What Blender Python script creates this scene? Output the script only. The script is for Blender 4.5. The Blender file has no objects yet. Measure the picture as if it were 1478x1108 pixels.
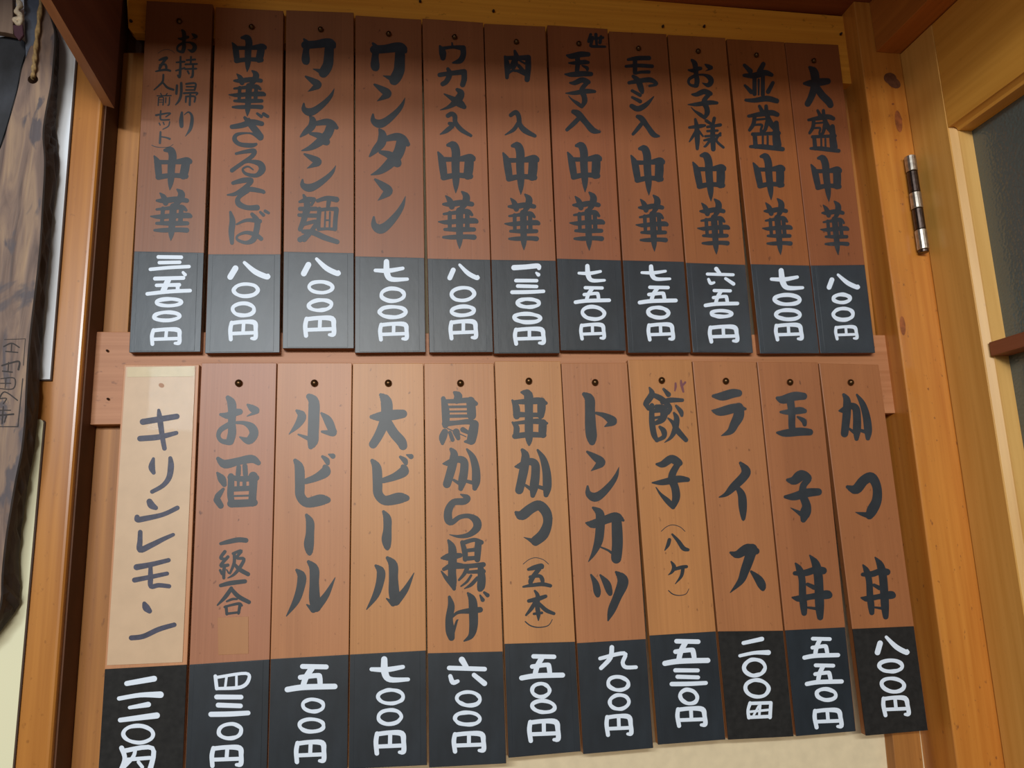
import bpy, bmesh, math, random
from mathutils import Vector, Matrix
from mathutils.geometry import tessellate_polygon, delaunay_2d_cdt
random.seed(7)
S = bpy.context.scene
C = S.collection
# ---------------------------------------------------------------- camera (solved from the photograph's vanishing lines)
W, H, F = 1478, 1108, 1038.0
CX, CY = 739.0, 554.0
A0, A1, A2 = -0.14562731, -0.18459094, -0.03360903
CAM = Vector((0.0, -1.0, 1.6))
def _rot():
    ca, sa, cb, sb, cc, sc = math.cos(A0), math.sin(A0), math.cos(A1), math.sin(A1), math.cos(A2), math.sin(A2)
    Ry = Matrix(((ca, 0, sa), (0, 1, 0), (-sa, 0, ca)))
    Rx = Matrix(((1, 0, 0), (0, cb, -sb), (0, sb, cb)))
    Rz = Matrix(((cc, -sc, 0), (sc, cc, 0), (0, 0, 1)))
    return Rz @ Rx @ Ry
R_ = _rot()
def tob(v): return Vector((v[0], v[2], -v[1]))
RIGHT, DOWN, FWD = tob(R_[0]), tob(R_[1]), tob(R_[2])
cam = bpy.data.cameras.new('camera'); co = bpy.data.objects.new('camera', cam); C.objects.link(co)
cam.sensor_width = 36.0; cam.lens = F / W * 36.0; cam.clip_start = 0.01
m = Matrix.Identity(4)
for i in range(3):
    m[i][0] = RIGHT[i]; m[i][1] = -DOWN[i]; m[i][2] = -FWD[i]; m[i][3] = CAM[i]
co.matrix_world = m
S.camera = co
def ray(px, py): return FWD + RIGHT * ((px - CX) / F) + DOWN * ((py - CY) / F)
def onY(px, py, y):
    d = ray(px, py); return CAM + d * ((y - CAM.y) / d.y)
def onX(px, py, x):
    d = ray(px, py); return CAM + d * ((x - CAM.x) / d.x)
# ---------------------------------------------------------------- world, lamps, exposure
S.view_settings.view_transform = 'Standard'; S.view_settings.look = 'None'
S.view_settings.gamma = 1.0; S.view_settings.use_curve_mapping = False
S.view_settings.exposure = 0.0
wd = bpy.data.worlds.new('world'); S.world = wd; wd.use_nodes = True
wd.node_tree.nodes['Background'].inputs[0].default_value = (1.0, 0.76, 0.52, 1)
wd.node_tree.nodes['Background'].inputs[1].default_value = 0.16
def area(name, loc, target, sx, sy, power, col):
    l = bpy.data.lights.new(name, 'AREA'); l.shape = 'RECTANGLE'; l.size = sx; l.size_y = sy
    l.energy = power; l.color = col
    o = bpy.data.objects.new(name, l); C.objects.link(o); o.location = loc
    o.rotation_euler = (Vector(target) - Vector(loc)).to_track_quat('-Z', 'Y').to_euler()
    return o
area('room_lamp', (-0.7, -3.26, 2.60), (-0.3, -1.0, 1.2), 1.2, 0.10, 54, (0.90, 0.96, 1.0))
area('side_sheen_light', (-0.95, -2.25, 2.20), (-0.3, 0.0, 1.9), 0.30, 0.36, 7, (0.72, 0.87, 1.0))  # unseen cool source, added for the bluish sheen on the left
area('room_lamp', (-0.2, -5.40, 2.60), (0.2, -1.0, 1.4), 1.2, 0.16, 82, (1.0, 0.95, 0.86))

# ---------------------------------------------------------------- materials
def newmat(name):
    mt = bpy.data.materials.new(name); mt.use_nodes = True
    nt = mt.node_tree; b = nt.nodes['Principled BSDF']
    return mt, nt, b
def srgb(r, g, b):
    f = lambda c: ((c / 255 + .055) / 1.055) ** 2.4 if c > 10 else c / 255 / 12.92
    return (f(r), f(g), f(b), 1)
def wood(name, ca, cb, rough=0.45, axis='z', fine=260.0, spots=0.0, coat=0.0, bump=0.15, off=0.0, blotch=0.35, spotcol=None):
    mt, nt, b = newmat(name); N = nt.nodes.new; L = nt.links.new
    tc = N('ShaderNodeTexCoord'); mp = N('ShaderNodeMapping')
    s = {'z': (fine, fine, 3.0), 'x': (3.0, fine, fine), 'y': (fine, 3.0, fine)}[axis]
    mp.inputs['Scale'].default_value = s; mp.inputs['Location'].default_value = (off, off * 2, off)
    L(tc.outputs['Object'], mp.inputs[0])
    n1 = N('ShaderNodeTexNoise'); n1.inputs['Scale'].default_value = 1.0; n1.inputs['Detail'].default_value = 4; L(mp.outputs[0], n1.inputs[0])
    mp2 = N('ShaderNodeMapping'); k = 18.0
    mp2.inputs['Scale'].default_value = {'z': (k, k, 2.2), 'x': (2.2, k, k), 'y': (k, 2.2, k)}[axis]
    mp2.inputs['Location'].default_value = (off * 3 + 1, off, off * 5)
    L(tc.outputs['Object'], mp2.inputs[0])
    n2 = N('ShaderNodeTexNoise'); n2.inputs['Scale'].default_value = 1.0; n2.inputs['Detail'].default_value = 3; n2.inputs['Distortion'].default_value = 0.6; L(mp2.outputs[0], n2.inputs[0])
    mx = N('ShaderNodeMix'); mx.data_type = 'FLOAT'; mx.inputs[0].default_value = 1 - blotch
    L(n2.outputs[0], mx.inputs[2]); L(n1.outputs[0], mx.inputs[3])
    rp = N('ShaderNodeValToRGB'); rp.color_ramp.elements[0].position = 0.34; rp.color_ramp.elements[1].position = 0.66
    rp.color_ramp.elements[0].color = cb; rp.color_ramp.elements[1].color = ca
    L(mx.outputs[0], rp.inputs[0]); last = rp.outputs[0]
    if spots > 0:
        n3 = N('ShaderNodeTexNoise'); n3.inputs['Scale'].default_value = 150; n3.inputs['Detail'].default_value = 2
        mp3 = N('ShaderNodeMapping'); mp3.inputs['Scale'].default_value = {'z': (1, 1, .6), 'x': (.6, 1, 1), 'y': (1, .6, 1)}[axis]
        mp3.inputs['Location'].default_value = (off + 5, off, off)
        L(tc.outputs['Object'], mp3.inputs[0]); L(mp3.outputs[0], n3.inputs[0])
        r3 = N('ShaderNodeValToRGB'); r3.color_ramp.elements[0].position = 0.67; r3.color_ramp.elements[1].position = 0.77
        r3.color_ramp.elements[0].color = (0, 0, 0, 1); r3.color_ramp.elements[1].color = (spots, spots, spots, 1)
        L(n3.outputs[0], r3.inputs[0])
        m3 = N('ShaderNodeMix'); m3.data_type = 'RGBA'; L(r3.outputs[0], m3.inputs[0]); L(last, m3.inputs[6])
        m3.inputs[7].default_value = spotcol or (cb[0] * .35, cb[1] * .28, cb[2] * .25, 1)
        last = m3.outputs[2]
    L(last, b.inputs['Base Color'])
    b.inputs['Roughness'].default_value = rough
    b.inputs['Coat Weight'].default_value = coat; b.inputs['Coat Roughness'].default_value = 0.25
    bp = N('ShaderNodeBump'); bp.inputs['Strength'].default_value = bump; bp.inputs['Distance'].default_value = 0.0006
    L(n1.outputs[0], bp.inputs['Height']); L(bp.outputs[0], b.inputs['Normal'])
    return mt
def plain(name, col, rough=0.6, metal=0.0, nscale=0.0, namt=0.15, bump=0.0, spec=None, coat=0.0, stretch=(1, 1, 1)):
    mt, nt, b = newmat(name)
    b.inputs['Base Color'].default_value = col; b.inputs['Roughness'].default_value = rough; b.inputs['Metallic'].default_value = metal
    b.inputs['Coat Weight'].default_value = coat
    if spec is not None: b.inputs['Specular IOR Level'].default_value = spec
    if nscale:
        N = nt.nodes.new; L = nt.links.new
        tc = N('ShaderNodeTexCoord'); mp = N('ShaderNodeMapping'); mp.inputs['Scale'].default_value = stretch; L(tc.outputs['Object'], mp.inputs[0])
        n = N('ShaderNodeTexNoise'); n.inputs['Scale'].default_value = nscale; n.inputs['Detail'].default_value = 5; L(mp.outputs[0], n.inputs[0])
        r = N('ShaderNodeValToRGB'); r.color_ramp.elements[0].position = .3; r.color_ramp.elements[1].position = .7
        r.color_ramp.elements[0].color = tuple(c * (1 - namt) for c in col[:3]) + (1,)
        r.color_ramp.elements[1].color = tuple(min(1, c * (1 + namt)) for c in col[:3]) + (1,)
        L(n.outputs[0], r.inputs[0]); L(r.outputs[0], b.inputs['Base Color'])
        if bump:
            bp = N('ShaderNodeBump'); bp.inputs['Strength'].default_value = bump; bp.inputs['Distance'].default_value = 0.001
            L(n.outputs[0], bp.inputs['Height']); L(bp.outputs[0], b.inputs['Normal'])
    return mt
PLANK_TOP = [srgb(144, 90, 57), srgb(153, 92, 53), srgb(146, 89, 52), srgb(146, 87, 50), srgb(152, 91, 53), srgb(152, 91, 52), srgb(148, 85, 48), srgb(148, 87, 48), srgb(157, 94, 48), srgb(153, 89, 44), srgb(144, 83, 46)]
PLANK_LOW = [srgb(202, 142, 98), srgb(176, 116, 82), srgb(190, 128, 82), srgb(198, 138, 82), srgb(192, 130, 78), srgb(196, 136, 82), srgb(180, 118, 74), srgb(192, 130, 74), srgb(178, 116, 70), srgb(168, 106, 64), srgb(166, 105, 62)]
def darker(c, k): return (c[0] * k, c[1] * k * .96, c[2] * k * .92, 1)
M = {}
M['rail'] = wood('orange_pine_rail', srgb(248, 172, 60), srgb(226, 146, 44), .5, 'x', 160, .5, coat=.05)
M['rail_mid'] = wood('brown_cedar_rail', srgb(190, 130, 88), srgb(168, 108, 66), .5, 'x', 160, .5)
M['post'] = wood('varnished_pine_post', srgb(194, 128, 54), srgb(166, 102, 36), .34, 'z', 110, .35, coat=.6, off=1)
M['post_r'] = wood('varnished_pine_jamb', srgb(208, 138, 58), srgb(180, 106, 36), .36, 'z', 90, .7, coat=.35, off=4, spotcol=srgb(110, 60, 40))
M['batten'] = wood('pine_batten', srgb(182, 122, 58), srgb(150, 94, 40), .5, 'z', 120, .4, off=2)
M['door'] = wood('light_veneer_door', srgb(222, 168, 86), srgb(204, 148, 66), .42, 'z', 90, .15, coat=.1, off=6)
M['door_rail'] = wood('light_veneer_rail', srgb(226, 164, 70), srgb(208, 144, 54), .42, 'y', 90, .15, coat=.1, off=7)
M['door_edge'] = wood('pale_veneer_edge', srgb(226, 178, 104), srgb(208, 156, 82), .42, 'z', 90, .1, off=8)
M['ceil'] = wood('dark_stained_ceiling', srgb(150, 80, 42), srgb(120, 60, 32), .5, 'x', 90, .2, off=3)
M['header'] = wood('stained_header', srgb(196, 120, 48), srgb(166, 94, 36), .45, 'y', 90, .3, off=9)
M['dark_board'] = wood('dark_brown_board', srgb(122, 76, 60), srgb(100, 60, 48), .5, 'y', 80, .2, off=10)
M['board_edge'] = wood('board_edge', srgb(188, 134, 92), srgb(168, 112, 72), .5, 'y', 80, .2, off=11)
M['muntin'] = wood('reddish_glazing_bar', srgb(150, 88, 54), srgb(128, 70, 42), .5, 'y', 90, .1, off=12)
M['cream'] = plain('cream_plaster', srgb(226, 208, 172), .9, nscale=60, namt=.06, bump=.3)
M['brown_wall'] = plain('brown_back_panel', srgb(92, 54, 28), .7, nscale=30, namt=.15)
M['ink'] = plain('black_brush_paint', srgb(38, 44, 50), .42, spec=.5, nscale=70, namt=.18)
M['marker'] = plain('blue_black_marker', srgb(62, 62, 82), .5, nscale=200, namt=.25)
M['red_ink'] = plain('faded_purple_ink', srgb(120, 72, 76), .7)
M['white'] = plain('white_paint_marker', srgb(230, 241, 255), .5)
M['black'] = plain('black_painted_card', srgb(36, 43, 50), .38, nscale=45, namt=.22, bump=.25, spec=.5, stretch=(1, 1, .4))
M['black_new'] = plain('matt_black_card', srgb(32, 31, 30), .7, nscale=120, namt=.35, spec=.3)
M['paper'] = plain('cream_taped_paper', srgb(208, 176, 142), .45, nscale=40, namt=.05, coat=.1)
M['tape'] = plain('yellowed_tape', srgb(204, 182, 138), .4, coat=.1, nscale=60, namt=.05)
M['patch'] = wood('tan_tape_patch', srgb(182, 128, 82), srgb(168, 114, 72), .45, 'z', 60, 0)
M['brass'] = plain('aged_brass_nail', srgb(92, 66, 40), .32, metal=.85)
M['iron'] = plain('dark_iron_nail', srgb(60, 45, 38), .5, metal=.5)
M['steel'] = plain('worn_steel', srgb(178, 170, 158), .34, metal=.9, nscale=180, namt=.3)
M['dark_steel'] = plain('tarnished_steel', srgb(84, 72, 66), .3, metal=.9, nscale=180, namt=.3)
M['white_board'] = plain('white_poster_board', srgb(236, 240, 246), .4)
M['dark_edge'] = plain('dark_poster_edge', srgb(70, 50, 40), .7)
M['yellow_paper'] = plain('pale_yellow_paper', srgb(236, 232, 196), .35, coat=.2)
M['bark'] = plain('dark_bark', srgb(54, 46, 42), .8, nscale=60, namt=.5, bump=1.0, stretch=(1, 1, .3))
M['rope'] = plain('gold_rope', srgb(168, 138, 92), .8, nscale=300, namt=.3)
M['white_rope'] = plain('white_rope', srgb(226, 208, 180), .8, nscale=300, namt=.25)
M['purple'] = plain('purple_cord', srgb(84, 52, 64), .8)
M['grey_blue'] = plain('grey_blue_cloth', srgb(92, 98, 112), .9, nscale=150, namt=.1)
M['charred'] = plain('charred_wood', srgb(38, 40, 46), .7, nscale=45, namt=.6, bump=1.0, stretch=(1, 1, .6))
M['beige_wood'] = wood('beige_tag_wood', srgb(150, 128, 112), srgb(126, 104, 90), .6, 'z', 120, .1)
M['carve'] = plain('carved_ink', srgb(58, 52, 50), .8)
M['stain'] = plain('brown_stain', srgb(150, 84, 44), .45, nscale=120, namt=.35)
M['knot'] = plain('dark_knot', srgb(104, 64, 44), .5, nscale=160, namt=.3)

def slabwood():
    mt, nt, b = newmat('weathered_slab'); N = nt.nodes.new; L = nt.links.new
    tc = N('ShaderNodeTexCoord'); mp = N('ShaderNodeMapping'); mp.inputs['Scale'].default_value = (60, 60, 7); L(tc.outputs['Object'], mp.inputs[0])
    n = N('ShaderNodeTexNoise'); n.inputs['Scale'].default_value = 1; n.inputs['Detail'].default_value = 6; n.inputs['Distortion'].default_value = 1.2; L(mp.outputs[0], n.inputs[0])
    r = N('ShaderNodeValToRGB'); e = r.color_ramp.elements
    e[0].position = .3; e[0].color = srgb(84, 66, 60); e[1].position = .75; e[1].color = srgb(168, 138, 108)
    x = e.new(.5); x.color = srgb(126, 102, 88)
    L(n.outputs[0], r.inputs[0])
    mp2 = N('ShaderNodeMapping'); mp2.inputs['Scale'].default_value = (22, 22, 10); mp2.inputs['Location'].default_value = (.4, 0, 2.1); L(tc.outputs['Object'], mp2.inputs[0])
    n2 = N('ShaderNodeTexNoise'); n2.inputs['Scale'].default_value = 1; n2.inputs['Detail'].default_value = 4; n2.inputs['Distortion'].default_value = 1.5; L(mp2.outputs[0], n2.inputs[0])
    r2 = N('ShaderNodeValToRGB'); r2.color_ramp.elements[0].position = .54; r2.color_ramp.elements[1].position = .60
    L(n2.outputs[0], r2.inputs[0])
    mx = N('ShaderNodeMix'); mx.data_type = 'RGBA'; L(r2.outputs[0], mx.inputs[0]); L(r.outputs[0], mx.inputs[6]); mx.inputs[7].default_value = srgb(86, 76, 78)
    L(mx.outputs[2], b.inputs['Base Color']); b.inputs['Roughness'].default_value = .6
    bp = N('ShaderNodeBump'); bp.inputs['Strength'].default_value = .5; bp.inputs['Distance'].default_value = .002
    L(n.outputs[0], bp.inputs['Height']); L(bp.outputs[0], b.inputs['Normal'])
    return mt
M['slab'] = slabwood()
def glassmat():
    mt, nt, b = newmat('frosted_pattern_glass'); N = nt.nodes.new; L = nt.links.new
    b.inputs['Base Color'].default_value = srgb(96, 106, 102); b.inputs['Roughness'].default_value = .10; b.inputs['Specular IOR Level'].default_value = .8
    b.inputs['Transmission Weight'].default_value = .15; b.inputs['IOR'].default_value = 1.5
    tc = N('ShaderNodeTexCoord'); v = N('ShaderNodeTexVoronoi'); v.inputs['Scale'].default_value = 220; L(tc.outputs['Object'], v.inputs[0])
    n = N('ShaderNodeTexNoise'); n.inputs['Scale'].default_value = 120; n.inputs['Detail'].default_value = 4; L(tc.outputs['Object'], n.inputs[0])
    a = N('ShaderNodeMath'); a.operation = 'ADD'; L(v.outputs['Distance'], a.inputs[0]); L(n.outputs[0], a.inputs[1])
    bp = N('ShaderNodeBump'); bp.inputs['Strength'].default_value = .5; bp.inputs['Distance'].default_value = .001
    L(a.outputs[0], bp.inputs['Height']); L(bp.outputs[0], b.inputs['Normal'])
    return mt
M['glass'] = glassmat()

# ---------------------------------------------------------------- builders
def link(name, bm, mat, parent=None, loc=(0, 0, 0), smooth=False, flat=False):
    """mesh given in world coordinates; stored relative to loc (and its parent's place)"""
    loc = Vector(loc)
    org = loc if parent is None else world_loc(parent)
    if flat:
        bm.normal_update()
        for f in bm.faces:
            if f.normal.y > 0: f.normal_flip()
    else: bmesh.ops.recalc_face_normals(bm, faces=bm.faces[:])
    for v in bm.verts: v.co -= org
    me = bpy.data.meshes.new(name); bm.to_mesh(me); bm.free()
    if smooth:
        for p in me.polygons: p.use_smooth = True
    me.materials.append(mat if not isinstance(mat, str) else M[mat])
    o = bpy.data.objects.new(name, me); C.objects.link(o)
    if parent is not None:
        o.parent = parent; o.location = (0, 0, 0)
    else: o.location = loc
    return o
def world_loc(o):
    v = Vector((0, 0, 0))
    while o is not None: v += Vector(o.location); o = o.parent
    return v
def thing(name, label, cat, loc, group=None):
    o = bpy.data.objects.new(name, None); C.objects.link(o); o.location = loc; o.empty_display_size = .05
    o['label'] = label; o['category'] = cat
    if group: o['group'] = group
    return o
def tag(o, label, cat, group=None):
    o['label'] = label; o['category'] = cat
    if group: o['group'] = group
    return o
def struct(name, bm, mat, loc=(0, 0, 0)):
    o = link(name, bm, mat, None, loc); o['kind'] = 'structure'; return o
def box(bm, x0, x1, y0, y1, z0, z1):
    vs = [bm.verts.new((x, y, z)) for x in (x0, x1) for y in (y0, y1) for z in (z0, z1)]
    for f in ((0, 1, 3, 2), (4, 6, 7, 5), (0, 4, 5, 1), (2, 3, 7, 6), (0, 2, 6, 4), (1, 5, 7, 3)):
        bm.faces.new([vs[i] for i in f])
def bxm(*a, bevel=0):
    bm = bmesh.new(); box(bm, *a)
    if bevel: bmesh.ops.bevel(bm, geom=bm.edges[:], offset=bevel, segments=2, profile=.5, affect='EDGES')
    return bm
def prism(pts_front, y_back, bevel=0, pts_back=None):
    """pts_front: world points of a face looking at the room; pushed back to y_back"""
    bm = bmesh.new()
    f = [bm.verts.new(p) for p in pts_front]
    b = [bm.verts.new((p[0], y_back, p[2])) for p in (pts_back or pts_front)]
    n = len(f); bm.faces.new(f); bm.faces.new(b[::-1])
    for i in range(n): bm.faces.new((f[i], f[(i + 1) % n], b[(i + 1) % n], b[i]))
    if bevel:
        bmesh.ops.recalc_face_normals(bm, faces=bm.faces[:])
        bmesh.ops.bevel(bm, geom=bm.edges[:], offset=bevel, segments=2, profile=.5, affect='EDGES')
    return bm
def quad(px, y): return [onY(x, yy, y) for x, yy in px]
def cat(pts, closed=False, n=6):
    """Catmull-Rom through tuples"""
    if len(pts) < 3 and not closed:
        a, b = pts[0], pts[-1]
        if len(pts) == 1: return [a]
        return [tuple(a[k] + (b[k] - a[k]) * i / n for k in range(len(a))) for i in range(n + 1)]
    out = []; N = len(pts)
    rng = range(N) if closed else range(N - 1)
    for i in rng:
        if closed: p0, p1, p2, p3 = pts[(i - 1) % N], pts[i], pts[(i + 1) % N], pts[(i + 2) % N]
        else:
            p1, p2 = pts[i], pts[i + 1]
            p0 = pts[i - 1] if i else p1; p3 = pts[i + 2] if i + 2 < N else p2
        for k in range(n):
            t = k / n; t2, t3 = t * t, t * t * t
            out.append(tuple(.5 * (2 * b + (c - a) * t + (2 * a - 5 * b + 4 * c - d) * t2 + (3 * b - a - 3 * c + d) * t3) for a, b, c, d in zip(p0, p1, p2, p3)))
    if not closed: out.append(pts[-1])
    return out
K_ = 6.716
GLYPH = {
'キ': (180,565,K_,"175 293 60,505 240 55;148 455 55,330 440 55,500 400 40;330 180 30,340 260 55,365 440 50,385 550 45"),
'リ': (180,565,K_,"278 650 30,262 730 65,280 785 40;442 645 40,448 720 60,430 830 55,370 910 45,265 970 40"),
'ンa': (180,720,K_,"240 25 60,260 60 70,300 85 45;120 175 50,125 200 55,190 190 55,370 150 45,510 85 45"),
'レ': (180,720,K_,"150 320 45,148 400 50,150 490 60,250 450 55,370 390 45,470 345 35"),
'モa': (180,720,K_,"115 660 60,250 635 50,425 592 42;95 785 50,250 755 45,410 722 40;250 660 40,250 760 50,255 845 48,330 835 45,430 845 42"),
'ンb': (180,720,K_,"190 1012 40,208 1052 72,240 1085 50;64 1345 50,180 1330 50,330 1262 50,480 1218 45"),
'お': (180,565,K_,"1000 58 45,1035 110 85,1042 200 80,1038 300 75,1040 400 82,1020 480 78;930 222 30,1000 232 68,1060 205 75,1115 195 60;1010 320 55,930 370 50,908 430 42,940 478 45,1010 490 60;1085 300 30,1160 305 42,1230 345 80,1252 410 88,1200 475 75,1115 440 15;1192 128 25,1240 165 72,1280 190 50,1185 238 8"),
'酒': (180,565,K_,"905 650 40,970 702 85,1100 675 75,1230 652 80,1295 690 50;1105 730 45,1100 800 50;1165 720 50,1170 800 50;1030 820 60,1030 900 65,1025 1000 65,1040 1095 60;1245 820 90,1245 900 80,1240 1000 75,1235 1075 80;1020 830 50,1130 845 55,1275 835 60;1040 945 50,1130 940 52,1240 935 50;1040 1012 20,1240 1006 20;1030 1085 75,1140 1082 75,1255 1075 70;1100 870 28,1100 930 28;1160 870 38,1160 930 38;898 788 25,940 845 78,965 900 50;955 945 30,905 1010 60,885 1045 40;895 1050 70,930 1105 60"),
'一a': (180,720,K_,"930 432 30,1000 415 45,1100 395 50,1175 400 48"),
'級': (180,720,K_,"970 510 35,930 570 32,975 582 28;1000 560 32,930 645 32,1000 640 32;970 640 28,960 700 36,960 765 30;925 690 26,940 728 20;988 685 14,1008 718 18;1050 528 28,1130 502 32,1085 570 28,1155 580 32,1118 660 35,1060 730 28,1000 765 12;1062 540 32,1060 620 32,1020 720 22;1060 625 26,1110 680 42,1195 728 42"),
'一b': (180,720,K_,"930 838 35,1020 815 45,1165 797 42"),
'合': (290,840,9.233,"405 80 50,330 190 55,220 305 22;405 90 50,500 190 62,640 265 55;345 255 28,420 225 36,480 225 28;315 330 32,400 305 34,510 285 40,545 310 30;335 325 42,345 425 38;520 310 45,500 415 36;340 420 34,510 400 32"),
'小': (400,565,K_,"310 48 60,355 100 105,355 250 110,350 400 108,345 480 105,325 535 50;305 455 45,205 415 18;190 185 28,240 235 85,200 320 65,115 412 8;430 210 25,490 275 82,530 365 80,535 400 70,435 388 25"),
'ビ': (400,565,K_,"175 668 40,215 740 92,220 900 95,225 1010 92,290 1075 95,420 1050 110,490 1050 60;275 870 55,380 832 75,470 775 100,462 728 45;440 630 30,480 665 55,490 695 40;500 608 16,540 625 52"),
'大': (400,565,K_,"1005 32 36,1055 90 108,1062 200 110,1030 320 98,980 430 88,930 510 82;915 245 40,1000 242 92,1130 225 100,1220 215 82;1070 300 90,1130 400 95,1200 480 98,1220 525 85"),
'ー': (400,725,K_,"285 122 32,318 190 80,318 300 82,308 400 98,312 470 72,315 505 22"),
'ル': (400,725,K_,"190 655 30,238 715 85,225 830 80,180 960 66,90 1100 10;305 575 36,358 645 92,360 780 92,362 920 108,375 1010 105;288 990 15,350 1040 60;400 995 80,480 890 58,562 728 8"),
'鳥': (610,560,K_,"200 100 45,220 200 75,225 300 75,220 360 60;308 42 30,345 75 80,330 120 66;205 128 40,330 125 45,450 118 55,515 150 45;465 125 85,472 200 88,475 265 88;240 182 26,480 178 26;240 227 20,482 224 20;240 272 32,500 268 32;215 345 60,330 335 45,450 325 55,515 345 55;502 350 85,488 430 95,472 505 88;470 515 70,410 518 22;215 425 66,195 480 75,192 535 34;265 430 36,290 500 42;325 425 70,345 485 42;390 402 52,445 432 36;240 390 12,420 470 10"),
'か': (610,560,K_,"275 592 34,305 640 75,290 740 85,260 850 82,235 930 78;198 732 15,250 725 58,340 690 66,400 712 78,402 800 82,385 900 82,370 975 45;430 592 22,485 670 62,515 780 78,518 900 82,505 970 48;300 890 26,350 920 36;430 902 34,500 920 40"),
'ら': (610,720,K_,"370 -45 15,432 -12 62,400 22 68,300 32 66,250 110 78,250 200 80,285 225 55,360 175 46,450 165 48,520 210 80,525 280 78,450 345 52,350 362 32,262 345 8"),
'揚': (610,720,K_,"250 402 26,285 470 75,290 580 85,285 700 80,290 800 82,305 870 36;185 572 24,260 560 76,365 545 46;182 700 15,230 765 42,290 830 58;205 680 36,290 640 55,380 640 36;385 420 44,410 520 55,412 585 46;400 422 44,500 395 40,570 420 46;540 420 66,535 500 66,530 585 58;420 500 36,530 488 40;410 578 45,540 568 40;310 650 56,440 650 46,588 635 50;562 665 58,572 760 78,565 850 78,550 880 36;430 675 44,400 730 36,352 785 22;440 708 32,590 700 46;470 740 24,430 800 26,372 845 16;530 765 36,470 830 36,405 868 10"),
'げ': (620,800,K_,"192 412 30,210 500 68,190 620 72,200 740 88,212 805 65;230 755 30,262 650 22,278 632 8;372 375 24,415 440 78,425 560 88,425 700 82,400 790 56,335 838 15;222 602 26,280 560 34,400 545 58,490 535 56;490 395 18,515 440 42;530 368 26,562 395 42"),
'串': (610,560,K_,"960 40 26,1022 62 88,1030 200 80,1030 400 82,1032 500 66,1032 550 22;870 118 22,905 180 68,912 270 66;880 135 36,1000 130 56,1130 122 66,1195 145 36;1152 130 80,1152 200 82,1145 265 66;905 255 60,1030 258 46,1155 260 46;872 332 22,910 380 58,905 450 56;890 340 32,1030 325 42,1130 322 56,1205 340 26;1165 340 80,1162 420 78,1168 455 58;895 465 56,1030 450 56,1175 455 52"),
'つ': (610,720,K_,"905 130 32,960 158 96,1050 92 98,1130 62 98,1198 130 98,1212 230 90,1170 340 105,1095 405 96;1095 420 70,1025 388 26,980 370 6"),
'つb': (1100,665,K_,"828 252 36,910 275 96,985 190 98,1060 160 98,1112 250 88,1112 380 96,1065 480 105,1040 530 75;1045 530 66,960 512 36,905 497 6"),
'(': (610,720,K_,"975 630 7,1030 587 7,1095 568 7,1170 588 7,1220 630 7"),
'五': (610,720,K_,"1025 682 28,1080 665 48,1150 645 44,1158 660 38;1130 675 46,1080 740 46,1050 790 50,1045 820 36;1042 755 32,1130 745 36,1160 780 42,1162 830 28;975 850 20,1060 835 36,1160 825 40,1238 840 36"),
'本': (620,800,K_,"1020 352 22,1048 400 42,1045 500 46,1055 580 42,1055 638 12;962 450 36,1050 430 46,1125 405 36;1030 450 36,990 520 40,935 588 20;1065 480 36,1130 540 42,1205 572 32;1012 575 26,1088 565 28"),
')': (620,800,K_,"928 650 12,980 690 13,1060 706 11,1150 688 9,1190 630 7"),
'ト': (830,555,K_,"88 92 42,140 140 96,145 250 98,150 400 108,160 500 106,165 555 66;205 275 28,280 297 52,350 340 86,362 362 76,288 405 12"),
'ン': (830,555,K_,"118 650 24,190 700 66,252 750 86,215 790 56,155 835 6;122 985 22,130 1055 60,190 1090 90,260 1055 78,350 960 58,400 880 40,425 800 6"),
'カ': (830,715,K_,"175 118 26,235 165 80,245 240 88,240 350 88,225 450 82,180 560 46,130 640 8;108 265 20,180 275 84,300 232 84,400 205 86,468 240 26;402 235 96,408 350 106,410 480 106,400 600 102,402 615 80;250 500 16,320 530 22,360 560 26"),
'ツ': (830,715,K_,"155 768 20,198 850 62,215 930 72,220 965 46;245 770 20,305 850 72,330 920 66,340 950 46;398 742 26,455 800 96,460 860 108,410 980 86,355 1110 76,320 1210 16"),
'餃': (830,555,K_,"722 30 20,745 90 60,695 170 60,680 190 40;685 190 46,715 228 50;760 100 46,840 140 58,920 220 46,900 270 46;745 200 46,745 350 58,765 480 58,795 540 38;790 215 50,860 240 78,850 330 66,785 372 42;760 255 40,840 250 40;770 322 28,850 310 28;822 410 30,860 450 56,860 505 46,790 540 36;858 42 26,905 95 52;845 170 44,920 150 52,1040 150 36;980 205 26,1025 260 48,1035 298 32;902 325 18,950 370 40,990 440 58,1075 535 46;960 275 26,985 330 56,970 430 56,930 510 36,868 560 8"),
'子': (830,555,K_,"792 770 26,850 770 68,930 720 80,985 742 80,1015 760 58;1010 750 58,950 850 70,940 920 76,970 1000 78,980 1090 78,958 1165 56;750 950 16,850 945 60,1000 915 70,1092 920 46;785 995 10,830 1060 28,900 1130 56,950 1185 46"),
'八s': (830,715,K_,"915 428 36,900 480 36,870 530 10;942 375 20,1000 440 38,1050 510 46,1095 525 32"),
'ケ': (830,715,K_,"932 640 16,960 690 42,940 740 28,905 768 8;960 715 32,1030 695 36,1080 688 32;1045 710 36,1030 780 32,972 855 8"),
'ラ': (1020,555,K_,"65 110 34,150 112 86,250 85 88,310 82 70;52 250 16,130 262 82,280 225 88,375 235 26;310 222 96,310 300 105,270 380 88,230 450 66,142 495 8"),
'イ': (1020,555,K_,"328 760 32,380 830 88,360 890 88,260 990 78,190 1060 46,122 1090 12;300 1000 46,340 1070 78,350 1180 82,355 1285 48,355 1312 16"),
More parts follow.
